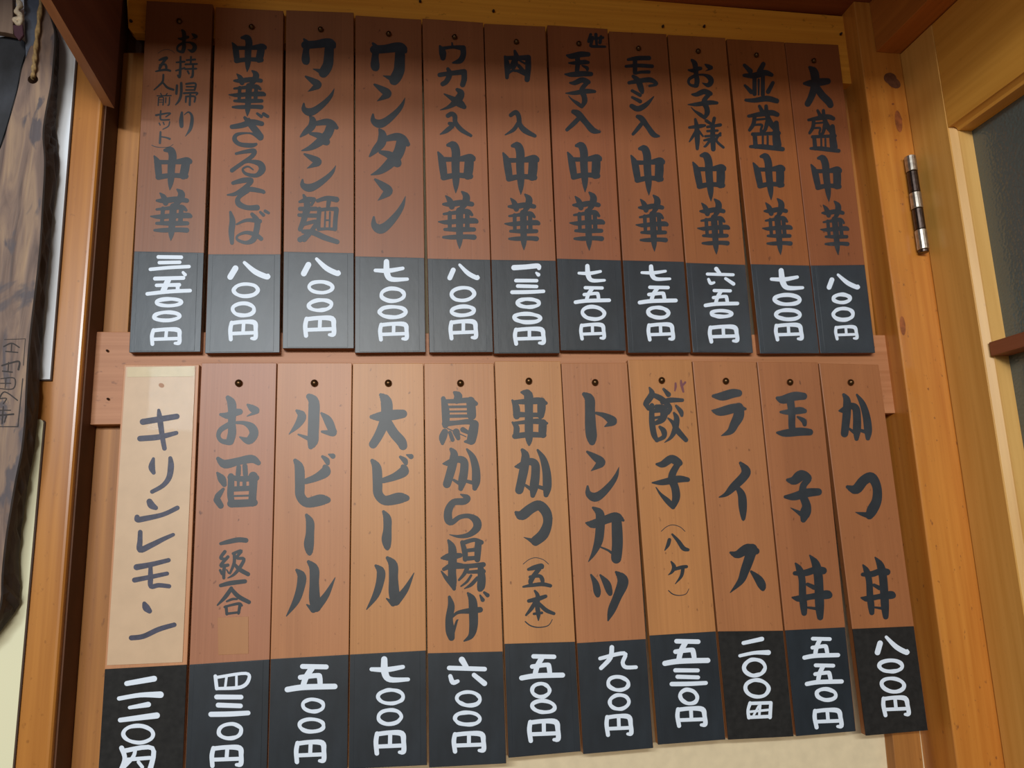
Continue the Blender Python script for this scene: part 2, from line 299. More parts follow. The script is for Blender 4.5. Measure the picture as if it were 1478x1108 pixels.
'ス': (1020,740,K_,"232 385 26,300 402 78,400 345 96,480 370 66;440 350 105,410 450 98,370 560 88,330 660 66,228 772 8;432 568 26,500 640 78,535 700 82,545 735 46"),
'玉': (1020,555,K_,"685 130 34,740 145 82,850 112 88,940 112 70;810 150 76,825 260 72,825 380 68,830 430 66;718 265 26,790 265 56,900 250 70,950 255 46;882 312 22,940 350 52,950 385 42;685 465 26,760 470 72,900 455 82,1000 460 66"),
'子b': (1100,665,K_,"248 185 34,310 190 86,380 140 105,450 170 66,400 240 66,395 330 76,430 430 86,420 500 105,400 570 56;225 348 34,310 345 76,430 310 86,545 300 72;278 455 8,330 485 28,390 520 56"),
'丼': (1020,740,K_,"1000 412 16,1055 490 78,1080 600 88,1090 750 88,1095 900 88,1100 1010 62;862 490 20,900 550 66,925 650 68,930 800 72,940 900 72,945 970 56;855 585 42,960 580 66,1060 550 66,1130 560 72;832 820 20,900 830 66,1020 810 58,1160 792 88,1190 800 56;978 692 36,1040 722 48;980 917 22,1060 927 32"),
'中': (600,200,K_,"312 62 34,365 62 76,390 130 84,386 250 80,390 380 72,390 460 50,388 525 8;217 132 20,250 200 68,265 290 74,275 370 66;240 200 50,400 200 46,530 185 76,568 207 24;520 190 88,515 280 92,505 355 86;270 375 60,400 355 50,530 365 56"),
'華': (600,200,K_,"292 555 16,330 600 56,350 660 56;448 515 20,490 560 68,480 620 68,440 680 46;268 635 26,340 635 56,450 620 56,545 635 46;272 730 24,400 715 42,500 705 50,545 738 30;222 805 14,300 810 46,420 800 50,560 795 56,592 805 36;282 880 30,420 880 50,565 880 42;268 955 26,350 955 46,480 950 46,565 955 52;330 720 42,330 880 38;425 700 72,425 880 68,425 990 58,425 1065 8;500 720 46,500 880 46"),
'ざ': (200,40,K_,"1030 872 32,1080 930 60,1140 1000 68,1190 1050 46;905 960 44,1000 945 55,1100 915 58,1195 930 46;1070 880 18,1090 910 28;1180 1060 66,1080 1022 18,960 1032 34,930 1080 46,980 1128 42,1090 1140 46,1140 1128 28;1150 832 26,1190 860 32;1212 836 36,1252 860 32"),
'る': (200,200,K_,"945 145 26,1040 125 38,1120 120 48,1100 170 42,1000 240 38,905 308 42;960 260 28,1060 222 28,1170 240 58,1198 300 68,1140 356 42,1040 340 32,1010 295 22,1060 270 18,1110 300 14"),
'そ': (200,200,K_,"915 430 36,1010 405 52,1090 402 48,1060 450 46,950 530 42,862 545 16;960 520 18,1070 490 48,1205 512 38,1208 525 22;1060 510 32,970 570 42,970 630 58,1050 668 48,1148 668 56"),
'ば': (200,200,K_,"890 712 26,910 800 58,900 900 58,905 1010 38;950 830 18,1050 790 34,1175 800 44;1100 732 36,1150 800 58,1140 900 58,1110 980 56,1040 1008 36,960 980 28,960 940 22,1040 910 34,1130 930 44,1188 970 42;1180 712 26,1210 740 34;1227 702 32,1260 720 28"),
'持': (0,0,1,"20 0 9,22 50 12,20 90 13,10 82 6;2 25 8,40 22 10;2 62 8,42 50 9;50 15 9,90 12 10;70 0 9,70 32 9;45 34 9,100 32 9;45 55 9,98 53 9;82 40 10,82 85 12,74 92 8;58 65 10,64 75 9"),
'帰': (0,0,1,"10 15 11,9 50 11;28 5 12,30 50 12,22 80 11,8 98 5;50 8 9,90 6 9,88 34 9;52 20 7,88 20 7;50 34 7,88 34 7;42 48 9,98 46 9,96 56 6;70 48 9,70 98 10;52 62 9,52 86 8;52 62 8,90 62 9,90 85 8"),
'り': (205,150,14.77,"850 182 52,835 350 95,842 470 85;900 230 16,990 172 36,1060 250 60,1060 400 78,1020 550 66,922 688 10"),
'人': (205,95,14.77,"455 190 44,440 330 48,360 420 42,255 512 24;440 350 38,540 460 52,670 508 46"),
'前': (0,0,1,"25 0 9,32 14 10;72 0 9,62 16 10;0 20 9,100 18 10;12 34 10,12 100 10;12 34 9,46 34 9,46 96 11;14 54 7,44 54 7;14 72 7,44 72 7;64 36 10,64 76 10;90 32 10,90 90 11,80 98 8"),
'セ': (0,0,1,"0 45 18,98 22 14,70 62 12;32 0 14,32 80 16,50 95 14,95 92 14"),
'ッ': (0,0,1,"5 20 14,15 45 14;40 10 14,48 38 14;95 5 14,85 60 14,40 98 10"),
'トs': (0,0,1,"10 0 18,10 100 22;14 42 12,60 50 14,95 62 20"),
'ワ': (400,40,K_,"928 152 24,960 200 60,950 280 68,950 370 88,962 395 48;942 212 86,1050 205 82,1150 190 96,1210 200 96,1248 235 26;1192 230 96,1188 330 102,1180 420 108,1140 500 105,1125 520 60;1140 500 76,1060 475 26,1028 465 8"),
'タ': (400,200,K_,"992 -88 26,1020 -40 78,1010 40 88,950 110 66,898 170 20;1062 0 56,1160 -18 78,1220 12 88,1268 55 44;1210 22 105,1180 130 105,1130 200 105,1060 270 86,990 320 56,912 350 12;1000 130 36,1090 160 76,1150 220 105,1178 252 44"),
'麺': (400,200,K_,"218 612 26,290 592 54,355 590 46;257 548 26,288 620 62,290 700 62;222 680 42,378 680 42;212 740 34,320 745 42,400 745 40;332 640 30,360 602 24;280 700 62,258 790 56,222 878 44;250 832 34,370 802 38,378 830 34,310 920 46,222 978 54;252 900 40,350 910 56,460 958 56,582 1000 46;380 822 40,330 900 46,262 978 50;392 602 36,480 577 46,575 590 56;500 612 44,490 680 36;410 682 44,402 780 42,400 868 40;412 690 36,500 682 36,575 682 44;575 692 46,565 780 46,560 875 46;467 712 18,460 878 18;512 712 18,507 875 18;402 878 34,480 874 28,558 878 34;467 790 16,507 790 16"),
'ウ': (600,50,K_,"235 112 24,260 170 70,265 225 52;250 135 36,360 120 32,460 130 56;460 142 56,460 200 56,430 252 56,362 272 20;352 78 14,357 118 26"),
'カs': (600,50,K_,"312 332 34,330 380 52,300 450 52,262 478 46;232 390 44,330 375 46,470 360 56;470 370 56,470 430 56,455 485 52"),
'メ': (600,50,K_,"402 532 34,440 570 68,400 640 76,320 700 36,238 730 8;277 575 14,340 610 42,420 660 78,470 700 46"),
'入a': (600,50,K_,"312 785 44,350 767 46,380 792 48,385 850 46,440 920 46,535 978 30;327 860 34,360 875 44,300 930 44,238 965 12"),
'入b': (600,50,K_,"922 780 40,970 752 46,998 792 48,1010 870 48,1060 930 56,1155 980 36;990 860 36,950 920 38,868 970 12"),
'入c': (790,45,K_,"252 780 44,300 802 66,370 880 58,440 958 62,505 975 28;300 850 46,250 900 46,190 955 34"),
'肉': (600,50,K_,"960 158 26,975 220 56,940 290 52,902 340 16;865 212 24,885 290 56,885 415 36;882 225 40,1000 225 46,1090 222 56;1090 230 56,1090 330 56,1080 435 52;992 242 16,1060 280 22;980 280 28,942 340 26;962 350 26,1060 350 26;1000 302 36,1060 370 36;892 370 40,960 350 16,1078 398 26"),
'他': (790,45,K_,"420 32 30,400 100 30;440 60 30,420 140 30;402 78 26,540 62 26;470 32 34,480 150 24;520 52 30,510 110 34;430 147 28,560 150 24"),
'モ': (790,45,K_,"782 275 26,870 262 44,985 260 44;762 340 28,880 332 38,1015 340 38;850 280 44,850 400 44;860 410 26,900 397 30,985 395 34"),
'ヤ': (790,45,K_,"792 500 34,900 480 46,1000 472 50,1060 512 30,990 530 26;832 437 34,880 480 56,910 560 56,922 595 30"),
'シ': (790,45,K_,"822 577 30,900 620 36;822 640 26,900 680 40;818 725 46,880 752 56,960 710 46,1030 635 12"),
'様': (970,70,K_,"225 685 26,240 760 46,245 870 52,245 970 32;168 765 26,270 752 40,318 745 26;235 800 36,190 870 26,168 903 12;262 802 26,300 850 18;332 700 34,370 725 30;410 675 34,400 720 34;342 760 26,468 740 34;342 800 24,440 795 26;322 850 24,468 840 26;395 740 40,395 860 52,400 975 46;312 890 22,370 880 30,330 940 26,312 950 18;468 822 26,430 890 26,498 958 26"),
'並': (970,70,K_,"702 162 34,758 218 52;885 150 44,850 220 56;700 260 34,800 262 60,900 235 58,965 255 40;800 280 42,800 440 42;880 272 40,880 448 40;707 358 26,768 420 46;978 332 36,932 418 46;840 302 24,840 448 16;715 500 30,800 502 46,920 485 58,1015 508 50"),
'盛': (970,70,K_,"742 655 30,850 637 50,960 622 56,1020 640 46;847 558 30,880 620 46;912 558 36,920 640 46,960 730 56,1038 820 36;800 662 40,790 730 42,752 790 32;812 690 22,900 682 22;802 740 22,870 740 26,860 788 22;930 692 46,900 790 36,862 800 26;782 830 36,1000 822 36;802 842 44,810 950 46;1010 722 50,1010 850 76,1020 935 84;880 852 22,880 930 22;927 852 22,927 930 22;760 950 30,880 952 50,1072 975 44"),
'八': (185,360,K_,"1040 182 58,990 265 58;1127 127 32,1230 215 52,1345 265 52,1355 250 34"),
'円': (610,365,K_,"905 742 38,895 800 40,907 880 38;912 745 38,1030 735 38,1150 742 48,1170 800 40,1172 866 42,1132 872 28;1035 750 34,1035 820 34;920 832 34,1150 825 34"),
'七': (400,360,K_,"1060 118 52,1065 230 60,1110 288 48,1262 287 32;952 202 34,1080 205 44,1218 182 34"),
'五p': (800,365,K_,"927 332 34,1103 335 34;1000 340 40,960 400 40,942 458 38;917 402 34,1040 390 34,1060 402 38,1070 460 34;828 480 38,950 465 40,1178 460 38"),
'三': (610,365,K_,"905 267 36,1105 268 34;922 320 36,1105 325 34;868 380 38,1020 378 38,1172 371 34"),
'一p': (610,365,K_,"885 142 52,1000 135 48,1115 125 48,1128 147 38"),
'、': (610,365,K_,"1102 192 22,1122 210 38"),
'六': (980,370,4.927,"265 88 30,290 120 24;202 125 22,385 130 22;210 162 20,225 190 24,250 185 18;332 157 22,388 195 26"),
'九': (700,900,2.239,"410 76 15,405 110 15,375 143 13;372 112 12,450 95 13,445 125 13,455 140 13,488 140 12"),
'四': (120,900,2.463,"470 186 13,475 230 13;477 190 11,578 176 11,588 200 13,560 225 13,480 230 11;510 186 9,505 226 9;545 186 9,545 223 9"),
'二': (0,800,3.6,"657 670 26,798 645 30;622 748 22,730 730 24,836 728 34"),
'二b': (0,800,3.6,"672 795 18,768 779 28;627 860 24,816 836 32"),
'円b': (0,800,3.6,"628 1005 26,648 1060 24,630 1125 24;640 1020 24,788 1006 24,780 1130 28;700 1010 18,690 1052 20,640 1112 18;650 1066 20,778 1056 20;720 1078 18,742 1104 18"),
'円c': (700,900,2.239,"857 256 12,850 280 10,853 303 12;857 257 11,924 255 11;924 256 11,921 302 12;853 302 11,922 299 11;890 258 8,886 300 8;856 284 8,916 278 8;868 296 7,884 266 7"),
'三a': (185,360,K_,"292 72 36,515 75 36;302 127 34,500 123 34;215 192 34,400 175 34,590 165 34"),
'、a': (185,360,K_,"532 222 28,552 244 34"),
'五a': (185,360,K_,"260 282 38,535 275 38;390 290 56,340 400 56;275 347 34,495 342 38;480 352 38,480 400 38;185 430 36,400 407 38,600 398 36"),
'hamark': (920,530,14.78,"815 340 44,815 420 52,800 500 30;930 280 36,940 360 60,980 520 44;1020 320 50,950 400 40"),
'slabtext': (0,480,5.275,"2 52 5,160 46 5;160 46 5,165 248 6;170 350 8,168 715 9;168 715 9,2 715 6;2 105 10,60 80 10,120 112 10;20 142 9,112 150 9;60 85 8,62 140 8;2 250 12,60 232 12,130 220 14,130 280 16;10 292 10,85 300 10;50 225 8,52 295 8;2 350 7,105 346 9,105 425 9,2 425 7;2 385 7,82 385 8;42 350 7,42 420 7;2 510 12,42 450 10,145 514 10;10 502 9,60 500 9,40 540 9;2 590 9,100 590 9;2 630 12,125 620 14;42 562 9,45 690 11;72 630 10,62 680 10"),
}
def B(ox, oy, sc, x0, y0, x1, y1): return (ox + x0 / sc, oy + y0 / sc, ox + x1 / sc, oy + y1 / sc)
def a1(*b): return B(185, 360, K_, *b)
def a2(*b): return B(400, 360, K_, *b)
def a3(*b): return B(610, 365, K_, *b)
def a4(*b): return B(800, 365, K_, *b)
def a5(*b): return B(980, 370, 4.927, *b)
def b7(*b): return B(120, 900, 2.463, *b)
def b8(*b): return B(700, 900, 2.239, *b)
TOP = [
 dict(q=[(211.5,1),(307,6),(289.5,507),(186,508)], p=((0,362.5),(0,364.5)), nail=(259.5,32),
  text=[('お',(254,42,285.5,77)),('持',(252.5,80.5,286,113)),('帰',(252,118,286,153)),('り',None),('(',(228,71,253,77)),('五',(224,81,248.5,104)),('人',None),('前',(225,134,248,153)),('セ',(223,159,247,174)),('ッ',(228,175,246,187)),('トs',(229,189,247,208)),(')',(218,208,250,213)),('中',(218.6,212,278,274.5)),('華',(215,272,279.7,347.4))],
  price=[('三a',None),('、a',None),('五a',None),('o',a1(262,458,530,565)),('o',a1(230,590,520,705)),('円',a1(208,755,522,935))],
  label='leftmost menu plank of the upper row, take-out set written in two columns'),
 dict(q=[(311.5,10),(409,15.5),(403.8,508),(295.5,509)], p=((0,366.7),(0,366.7)), nail=(363.6,40),
  text=[('中',(332.5,50.4,385.4,104)),('華',(328.8,101,385.4,168)),('ざ',None),('る',None),('そ',None),('ば',None)],
  price=[('八',None),('o',a1(1000,318,1282,468)),('o',a1(988,505,1245,655)),('円',a1(970,678,1258,893))],
  label='menu plank with long brush lettering, second from left in the upper row'),
 dict(q=[(413,14.5),(510.4,18),(511,502),(407.5,502)], p=((0,363),(0,365)), nail=(463,43.6),
  text=[('ワ',(434,55,485,111.5)),('ン',(435,109,483.4,167)),('タ',(432,166.6,489.3,218)),('ン',(432.8,221,485.6,276)),('麺',None)],
  price=[('八',a2(230,75,610,262)),('o',a2(285,295,558,435)),('o',a2(290,470,545,608)),('円',a2(252,640,572,858))],
  label='menu plank for wonton noodles, third from left in the upper row'),
 dict(q=[(513,22),(608,28),(614.5,507.5),(512,508.5)], p=((0,369.7),(0,372)), nail=(561,50),
  text=[('ワ',None),('ン',(534.8,120.4,585.4,184.4)),('タ',None),('ン',(536,257,586,337.7))],
  price=[('七',None),('o',a2(985,362,1255,515)),('o',a2(968,538,1272,672)),('円',a2(980,700,1275,893))],
  label='menu plank for plain wonton, fourth from left in the upper row'),
 dict(q=[(609.6,26.5),(697.3,32.5),(712,507.5),(619.5,508)], p=((0,373),(0,374.7)), nail=(656,54.5),
  text=[('ウ',None),('カs',None),('メ',None),('入a',None),('中',None),('華',None)],
  price=[('八',a3(238,100,545,268)),('o',a3(265,315,515,480)),('o',a3(262,500,518,622)),('円',a3(252,640,535,850))],
  label='menu plank with five small and large characters, fifth from left in the upper row'),
 dict(q=[(699,34),(787,38),(808.3,509),(713,509.5)], p=((0,374.7),(0,376)), nail=(745,61.5),
  text=[('肉',None),('入b',None),('中',(724.3,204.5,779.4,281)),('華',(726.6,279,781,361))],
  price=[('一p',None),('、',None),('三',None),('o',a3(895,430,1155,540)),('o',a3(868,570,1160,690)),('円',None)],
  label='menu plank with a gap below its first character, middle of the upper row'),
 dict(q=[(790,36),(877,41.5),(904,505.5),(809.3,505)], p=((0,373),(0,375.5)), nail=(835,64),
  text=[('玉',(814.6,74.8,859,110.5)),('子',(814.6,112,862,156)),('入c',None),('中',(817.5,204.5,870.4,277.4)),('華',(819.8,276,875,361.6))], mark=[('他',None)],
  price=[('七',a4(222,105,500,285)),('五p',a4(185,320,555,495)),('o',a4(255,500,500,660)),('円',a4(240,675,500,850))],
  label='menu plank with a small dark mark in its top right corner, upper row'),
 dict(q=[(879,45),(962,49),(997.5,508),(906.8,508.5)], p=((0,375.5),(0,377.6)), nail=(921,71),
  text=[('モ',None),('ヤ',None),('シ',None),('入c',(910.6,164.9,953,198.4)),('中',(909,209,962,282)),('華',(915,280.4,967,363))],
  price=[('七',a4(830,112,1135,268)),('五p',None),('o',a4(892,508,1125,645)),('円',a4(892,672,1170,860))],
  label='menu plank of the upper row, just right of the one with a corner mark'),
 dict(q=[(964,50),(1047,54.5),(1087.3,508.5),(1000,508)], p=((0,379),(0,382)), nail=(1007,75),
  text=[('お',(989.4,84.9,1031,126.6)),('子',(990.8,128.8,1039,172)),('様',None),('中',(998.2,219,1051,290.6)),('華',(1003.4,286,1056.3,367.3))],
  price=[('六',None),('五p',a5(170,230,432,362)),('o',a5(213,372,392,440)),('円',a5(202,485,430,620))],
  label='menu plank of the upper row, third from the right'),
 dict(q=[(1049,56),(1132,60.5),(1183,509),(1097,509.5)], p=((0,381),(0,383)), nail=(1091,80.6),
  text=[('並',None),('盛',None),('中',(1085.3,220.6,1136.7,289)),('華',(1096.5,285.4,1147,368))],
  price=[('七',a5(640,82,890,240)),('o',a5(670,258,868,355)),('o',a5(680,365,872,462)),('円',a5(672,472,888,605))],
  label='menu plank of the upper row, second from the right, beside the end plank'),
 dict(q=[(1133,61),(1210,64.5),(1263.5,508.5),(1184,509)], p=((0,383),(0,382)), nail=(1173.6,88.6),
  text=[('大',(1156,95,1203,156)),('盛',(1164,157,1214,220.7)),('中',(1168.7,223,1219,291.4)),('華',(1180,289,1229,368))],
  price=[('八',a5(1040,120,1282,238)),('o',a5(1082,258,1232,340)),('o',a5(1086,355,1250,465)),('円',a5(1100,488,1278,598))],
  label='rightmost menu plank of the upper row, beside the yellowish jamb'),
]
LOW = [
 dict(q=[(179,526),(287.5,526),(263.5,1118),(141,1120)], p=((0,965.5),(0,959)), paper=True, pm='black_new',
  text=[('キ',None),('リ',None),('ンa',None),('レ',None),('モa',None),('ンb',None)],
  price=[('二',None),('二b',None),('o',B(0,800,3.6,632,878,802,988)),('円b',None)],
  label='menu plank faced with cream taped paper, leftmost of the lower row'),
 dict(q=[(290.8,523.5),(399.3,523.5),(385.3,1112),(267,1114)], p=((0,959),(0,951.5)), nail=(345,553), patch=True,
  text=[('お',None),('酒',None),('一a',None),('級',None),('一b',None),('合',None)],
  price=[('四',None),('三',b7(447,250,597,332)),('o',b7(473,350,571,413)),('円',b7(449,430,571,513))],
  label='reddish menu plank with a tan tape patch above its price, lower row'),
 dict(q=[(400.6,523.5),(508,523.5),(501.5,1111),(386.5,1112)], p=((0,951),(0,944.5)), nail=(454,553),
  text=[('小',None),('ビ',None),('ー',None),('ル',None)],
  price=[('五p',b7(719,142,907,244)),('o',b7(775,261,860,319)),('o',b7(760,333,864,389)),('円',b7(750,411,864,500))],
  label='menu plank for small beer, third from left in the lower row'),
 dict(q=[(509.2,524),(611,524),(616.5,1103.5),(503,1109)], p=((0,944.5),(0,938.6)), nail=(560.5,553),
  text=[('大',None),('ビ',(534.8,655,598,728.8)),('ー',(550.4,736,565.3,794.2)),('ル',(528,802.4,598,879.9))],
  price=[('七',b7(1018,115,1162,208)),('o',b7(1044,227,1143,291)),('o',b7(1041,300,1139,362)),('円',b7(1034,377,1147,470))],
  label='menu plank for large beer, fourth from left in the lower row'),
 dict(q=[(612.2,524),(712.5,524),(731,1101),(619,1107)], p=((0,942.6),(0,940)), nail=(664.5,553),
  text=[('鳥',None),('か',None),('ら',None),('揚',None),('げ',None)],
  price=[('六',b7(1294,116,1437,222)),('o',b7(1321,236,1419,296)),('o',b7(1312,309,1420,364)),('円',b7(1310,381,1432,462))],
  label='menu plank with the densest brush lettering, fifth from left in the lower row'),
 dict(q=[(714,521),(809,521),(838.5,1083.5),(733.5,1093)], p=((0,929),(0,926)), nail=(763,550),
  text=[('串',None),('か',(741.8,646.4,796,718.6)),('つ',None),('(',None),('五',None),('本',None),(')',None)],
  price=[('五p',b8(110,97,260,184)),('o',b8(145,188,216,241)),('o',b8(147,242,231,292)),('円',b8(136,306,244,386))],
  label='menu plank with small bracketed characters low down, middle of the lower row'),
 dict(q=[(810.2,524),(905,523.5),(943.2,1078.8),(841.5,1087.6)], p=((0,928),(0,922)), nail=(858.5,552),
  text=[('ト',None),('ン',None),('カ',None),('ツ',None)],
  price=[('九',None),('o',b8(390,166,471,219)),('o',b8(396,224,472,281)),('円',b8(386,290,479,367))],
  label='menu plank of four angular katakana, right of the middle one in the lower row'),
 dict(q=[(906.3,519),(998,519),(1047.5,1066.5),(949.5,1074)], p=((0,917),(0,911)), nail=(954.6,549),
  text=[('餃',None),('子',None),('(',(953.6,756.7,989.3,767)),('八s',None),('ケ',None),(')',(964,849,995.3,859.8))], mark=[('hamark',None)],
  price=[('五p',b8(570,48,730,137)),('三',b8(594,143,721,202)),('o',b8(624,207,693,263)),('円',b8(614,266,719,337))],
  label='menu plank with a faded purple mark beside its nail, lower row'),
 dict(q=[(999.6,521),(1091.5,521.8),(1146,1062),(1050.8,1066.8)], p=((0,911),(0,910)), nail=(1047,550), pm='black_new',
  text=[('ラ',None),('イ',None),('ス',None)],
  price=[('二',b8(814,41,924,109)),('o',b8(831,109,911,173)),('o',b8(837,174,921,243)),('円c',None)],
  label='menu plank of three widely spaced katakana, third from right in the lower row'),
 dict(q=[(1092.8,521.8),(1180.6,522.6),(1235.6,1054.5),(1149,1061.8)], p=((0,909.5),(0,905)), nail=(1139.5,551.6),
  text=[('玉',None),('子b',None),('丼',None)],
  price=[('五p',b8(1021,41,1149,117)),('五p',b8(1029,127,1161,202)),('o',b8(1067,204,1139,253)),('円',b8(1057,271,1159,342))],
  label='menu plank second from the right in the lower row, three bold characters'),
 dict(q=[(1182.2,524),(1268,526),(1339.8,1053.2),(1249.5,1061)], p=((0,907.5),(0,903.5)), nail=(1227,552), pm='black_new',
  text=[('か',(1208,566.7,1259,636.7)),('つb',None),('丼',(1237,803,1297,894))],
  price=[('八',b8(1254,37,1369,103)),('o',b8(1269,111,1353,161)),('o',b8(1277,169,1359,226)),('円',b8(1279,231,1376,303))],
  label='rightmost menu plank of the lower row, with a visible wooden side edge'),
]
def parse(spec):
    st = []
    for s in spec.split(';'):
        pts = []; w = 40.0
        for q in s.split(','):
            v = [float(t) for t in q.split()]
            if len(v) == 3: w = v[2]
            pts.append((v[0], v[1], w))
        st.append(pts)
    return st
def lean(x): return -(x - 552) * 0.00018 * -1
GL = {}
for key, (ox, oy, sc, spec) in GLYPH.items():
    st = [[(ox + x / sc, oy + y / sc, w / sc) for x, y, w in s] for s in parse(spec)]
    xs0 = [p[0] - p[2] / 2 for s in st for p in s]; xs1 = [p[0] + p[2] / 2 for s in st for p in s]
    ys0 = [p[1] - p[2] / 2 for s in st for p in s]; ys1 = [p[1] + p[2] / 2 for s in st for p in s]
    bb = (min(xs0), min(ys0), max(xs1), max(ys1)); cx, cy = (bb[0] + bb[2]) / 2, (bb[1] + bb[3]) / 2
    lk = lean(cx) if ox > 1 else 0
    st = [[(x - cx - lk * (y - cy), y - cy, w) for x, y, w in s] for s in st]
    uw = max(p[0] + p[2] / 2 for s in st for p in s) - min(p[0] - p[2] / 2 for s in st for p in s)
    GL[key] = (st, uw, bb[3] - bb[1], bb)
def put(bm, key, bb, y, lvl, wmul=1.0):
    """paint one character on the plane y; bb is its box in the photograph's frame, projected on to the plank"""
    if key == 'o':
        x0, y0, x1, y1 = bb; w = 5.6
        rx, ry = (x1 - x0 - w) / 2, (y1 - y0 - w) / 2; cx, cy = (x0 + x1) / 2, (y0 + y1) / 2
        lk = lean(cx); ph = random.uniform(0, 6)
        pts = []
        for i in range(14):
            a = math.tau * i / 14; k = 1 + .05 * math.sin(2 * a + ph) + random.uniform(-.02, .02)
            yy = math.sin(a) * ry * k; pts.append((cx + math.cos(a) * rx * k + lk * yy, cy + yy, w * random.uniform(.86, 1.12)))
        stroke(bm, cat(pts, True, 4), True); return lvl + 1
    st, uw, uh, sb = GL[key]
    if bb is None: bb = sb
    cx, cy = (bb[0] + bb[2]) / 2, (bb[1] + bb[3]) / 2; lk = lean(cx)
    sy = (bb[3] - bb[1]) / uh; sx = max((bb[2] - bb[0]) - abs(lk) * (bb[3] - bb[1]) * .75, 2) / uw
    if bb is sb: sx = 1.0; sy = 1.0
    sw = math.sqrt(sx * sy) * wmul
    for s in st:
        pts = [(cx + x * sx + lk * (yy * sy), cy + yy * sy, w * sw) for x, yy, w in s]
        stroke(bm, cat(pts, False, 5), False); lvl += 1
    return lvl
def stroke(polys, pts, closed):
    """one brush stroke as overlapping outlines in the photograph's frame; union() merges them"""
    P = [(p[0], p[1], max(p[2], .6) / 2) for p in pts]; n = len(P)
    Lf, Rt = [], []
    for i in range(n):
        a = P[(i - 1) % n] if (closed or i > 0) else P[i]
        b = P[(i + 1) % n] if (closed or i < n - 1) else P[i]
        dx, dy = b[0] - a[0], b[1] - a[1]; d = math.hypot(dx, dy) or 1
        nx, ny = -dy / d, dx / d; r = P[i][2]
        Lf.append((P[i][0] + nx * r, P[i][1] + ny * r)); Rt.append((P[i][0] - nx * r, P[i][1] - ny * r))
    for i in range(n if closed else n - 1):
        j = (i + 1) % n
        polys.append([Lf[i], Lf[j], Rt[j]]); polys.append([Lf[i], Rt[j], Rt[i]])
    for i in range(n):
        if not closed and i not in (0, n - 1) and i % 2: continue
        if closed and i % 3: continue
        r = P[i][2]; K = 14 if r > 2 else 10; ph = .13 * i
        polys.append([(P[i][0] + r * math.cos(ph + math.tau * k / K), P[i][1] + r * math.sin(ph + math.tau * k / K)) for k in range(K)])
def union(polys):
    vs, fs, used = [], [], []
    for p in polys:
        ar = sum(p[i][0] * p[(i + 1) % len(p)][1] - p[(i + 1) % len(p)][0] * p[i][1] for i in range(len(p)))
        if abs(ar) < 1e-3: continue
        if ar < 0: p = p[::-1]
        used.append(p)
        fs.append(list(range(len(vs), len(vs) + len(p)))); vs += [Vector(q) for q in p]
    r = delaunay_2d_cdt(vs, [], fs, 0, 1e-3)
    bx = [(min(q[0] for q in p), min(q[1] for q in p), max(q[0] for q in p), max(q[1] for q in p), p) for p in used]
    def inside(x, y):
        for a, b, c, d, p in bx:
            if a <= x <= c and b <= y <= d:
                n = len(p)
                if all((p[(i + 1) % n][0] - p[i][0]) * (y - p[i][1]) - (p[(i + 1) % n][1] - p[i][1]) * (x - p[i][0]) >= -1e-4 for i in range(n)): return True
        return False
    out = []
    for f in r[2]:
        c = sum((r[0][i] for i in f), Vector((0, 0))) / len(f)
        if inside(c.x, c.y): out.append(f)
    return r[0], out
def char_mesh(name, key, bb, y, mat, parent, wmul=1.0):
    polys = []; put(polys, key, bb, y, 0, wmul)
    vs, fs = union(polys); yy = y - .00022
    bm = bmesh.new(); V = [bm.verts.new(onY(v.x, v.y, yy)) for v in vs]
    for f in fs:
        try: bm.faces.new([V[i] for i in f])
        except ValueError: pass
    for v in [v for v in bm.verts if not v.link_faces]: bm.verts.remove(v)
    return link(name, bm, mat, parent, flat=True)
def lettering(name, items, y, mat, parent, wmul=1.0):
    for key, bb in items: char_mesh(name, key, bb, y, mat, parent, wmul)
def nail(px, py, y, r, mat, parent):
    p = onY(px, py, y); bm = bmesh.new()
    prof = [(0, -.0062), (.45, -.0058), (.8, -.0046), (1.0, -.0028), (1.0, -.0016), (.5, -.0004), (.45, 0.0), (.35, .0002), (.3, .006)]
    K = 12; rings = []
    for q, h in prof:
        if q == 0: rings.append([bm.verts.new((p.x, p.y + h, p.z))])
        else: rings.append([bm.verts.new((p.x + r * q * math.cos(math.tau * k / K), p.y + h, p.z + r * q * math.sin(math.tau * k / K))) for k in range(K)])
    for a, b in zip(rings, rings[1:]):
        for k in range(K):
            if len(a) == 1: bm.faces.new((a[0], b[(k + 1) % K], b[k]))
            else: bm.faces.new((a[k], a[(k + 1) % K], b[(k + 1) % K], b[k]))
    bm.faces.new(rings[-1])
    return link('nail', bm, mat, parent, smooth=True)
def tube(path, rad, K=10, twist=0, lobes=0, amp=0):
    bm = bmesh.new(); rings = []; n = len(path)
    for i, p in enumerate(path):
        a = path[max(0, i - 1)]; b = path[min(n - 1, i + 1)]; t = (b - a).normalized()
        u = t.cross(Vector((0, 1, 0))).normalized(); v = t.cross(u)
        ring = []
        for k in range(K):
            an = math.tau * k / K; rr = rad * (1 + (amp * math.cos(lobes * an + twist * i) if lobes else 0))
            ring.append(bm.verts.new(p + u * rr * math.cos(an) + v * rr * math.sin(an)))
        rings.append(ring)
    for a, b in zip(rings, rings[1:]):
        for k in range(K): bm.faces.new((a[k], a[(k + 1) % K], b[(k + 1) % K], b[k]))
    bm.faces.new(rings[0][::-1]); bm.faces.new(rings[-1])
    return bm

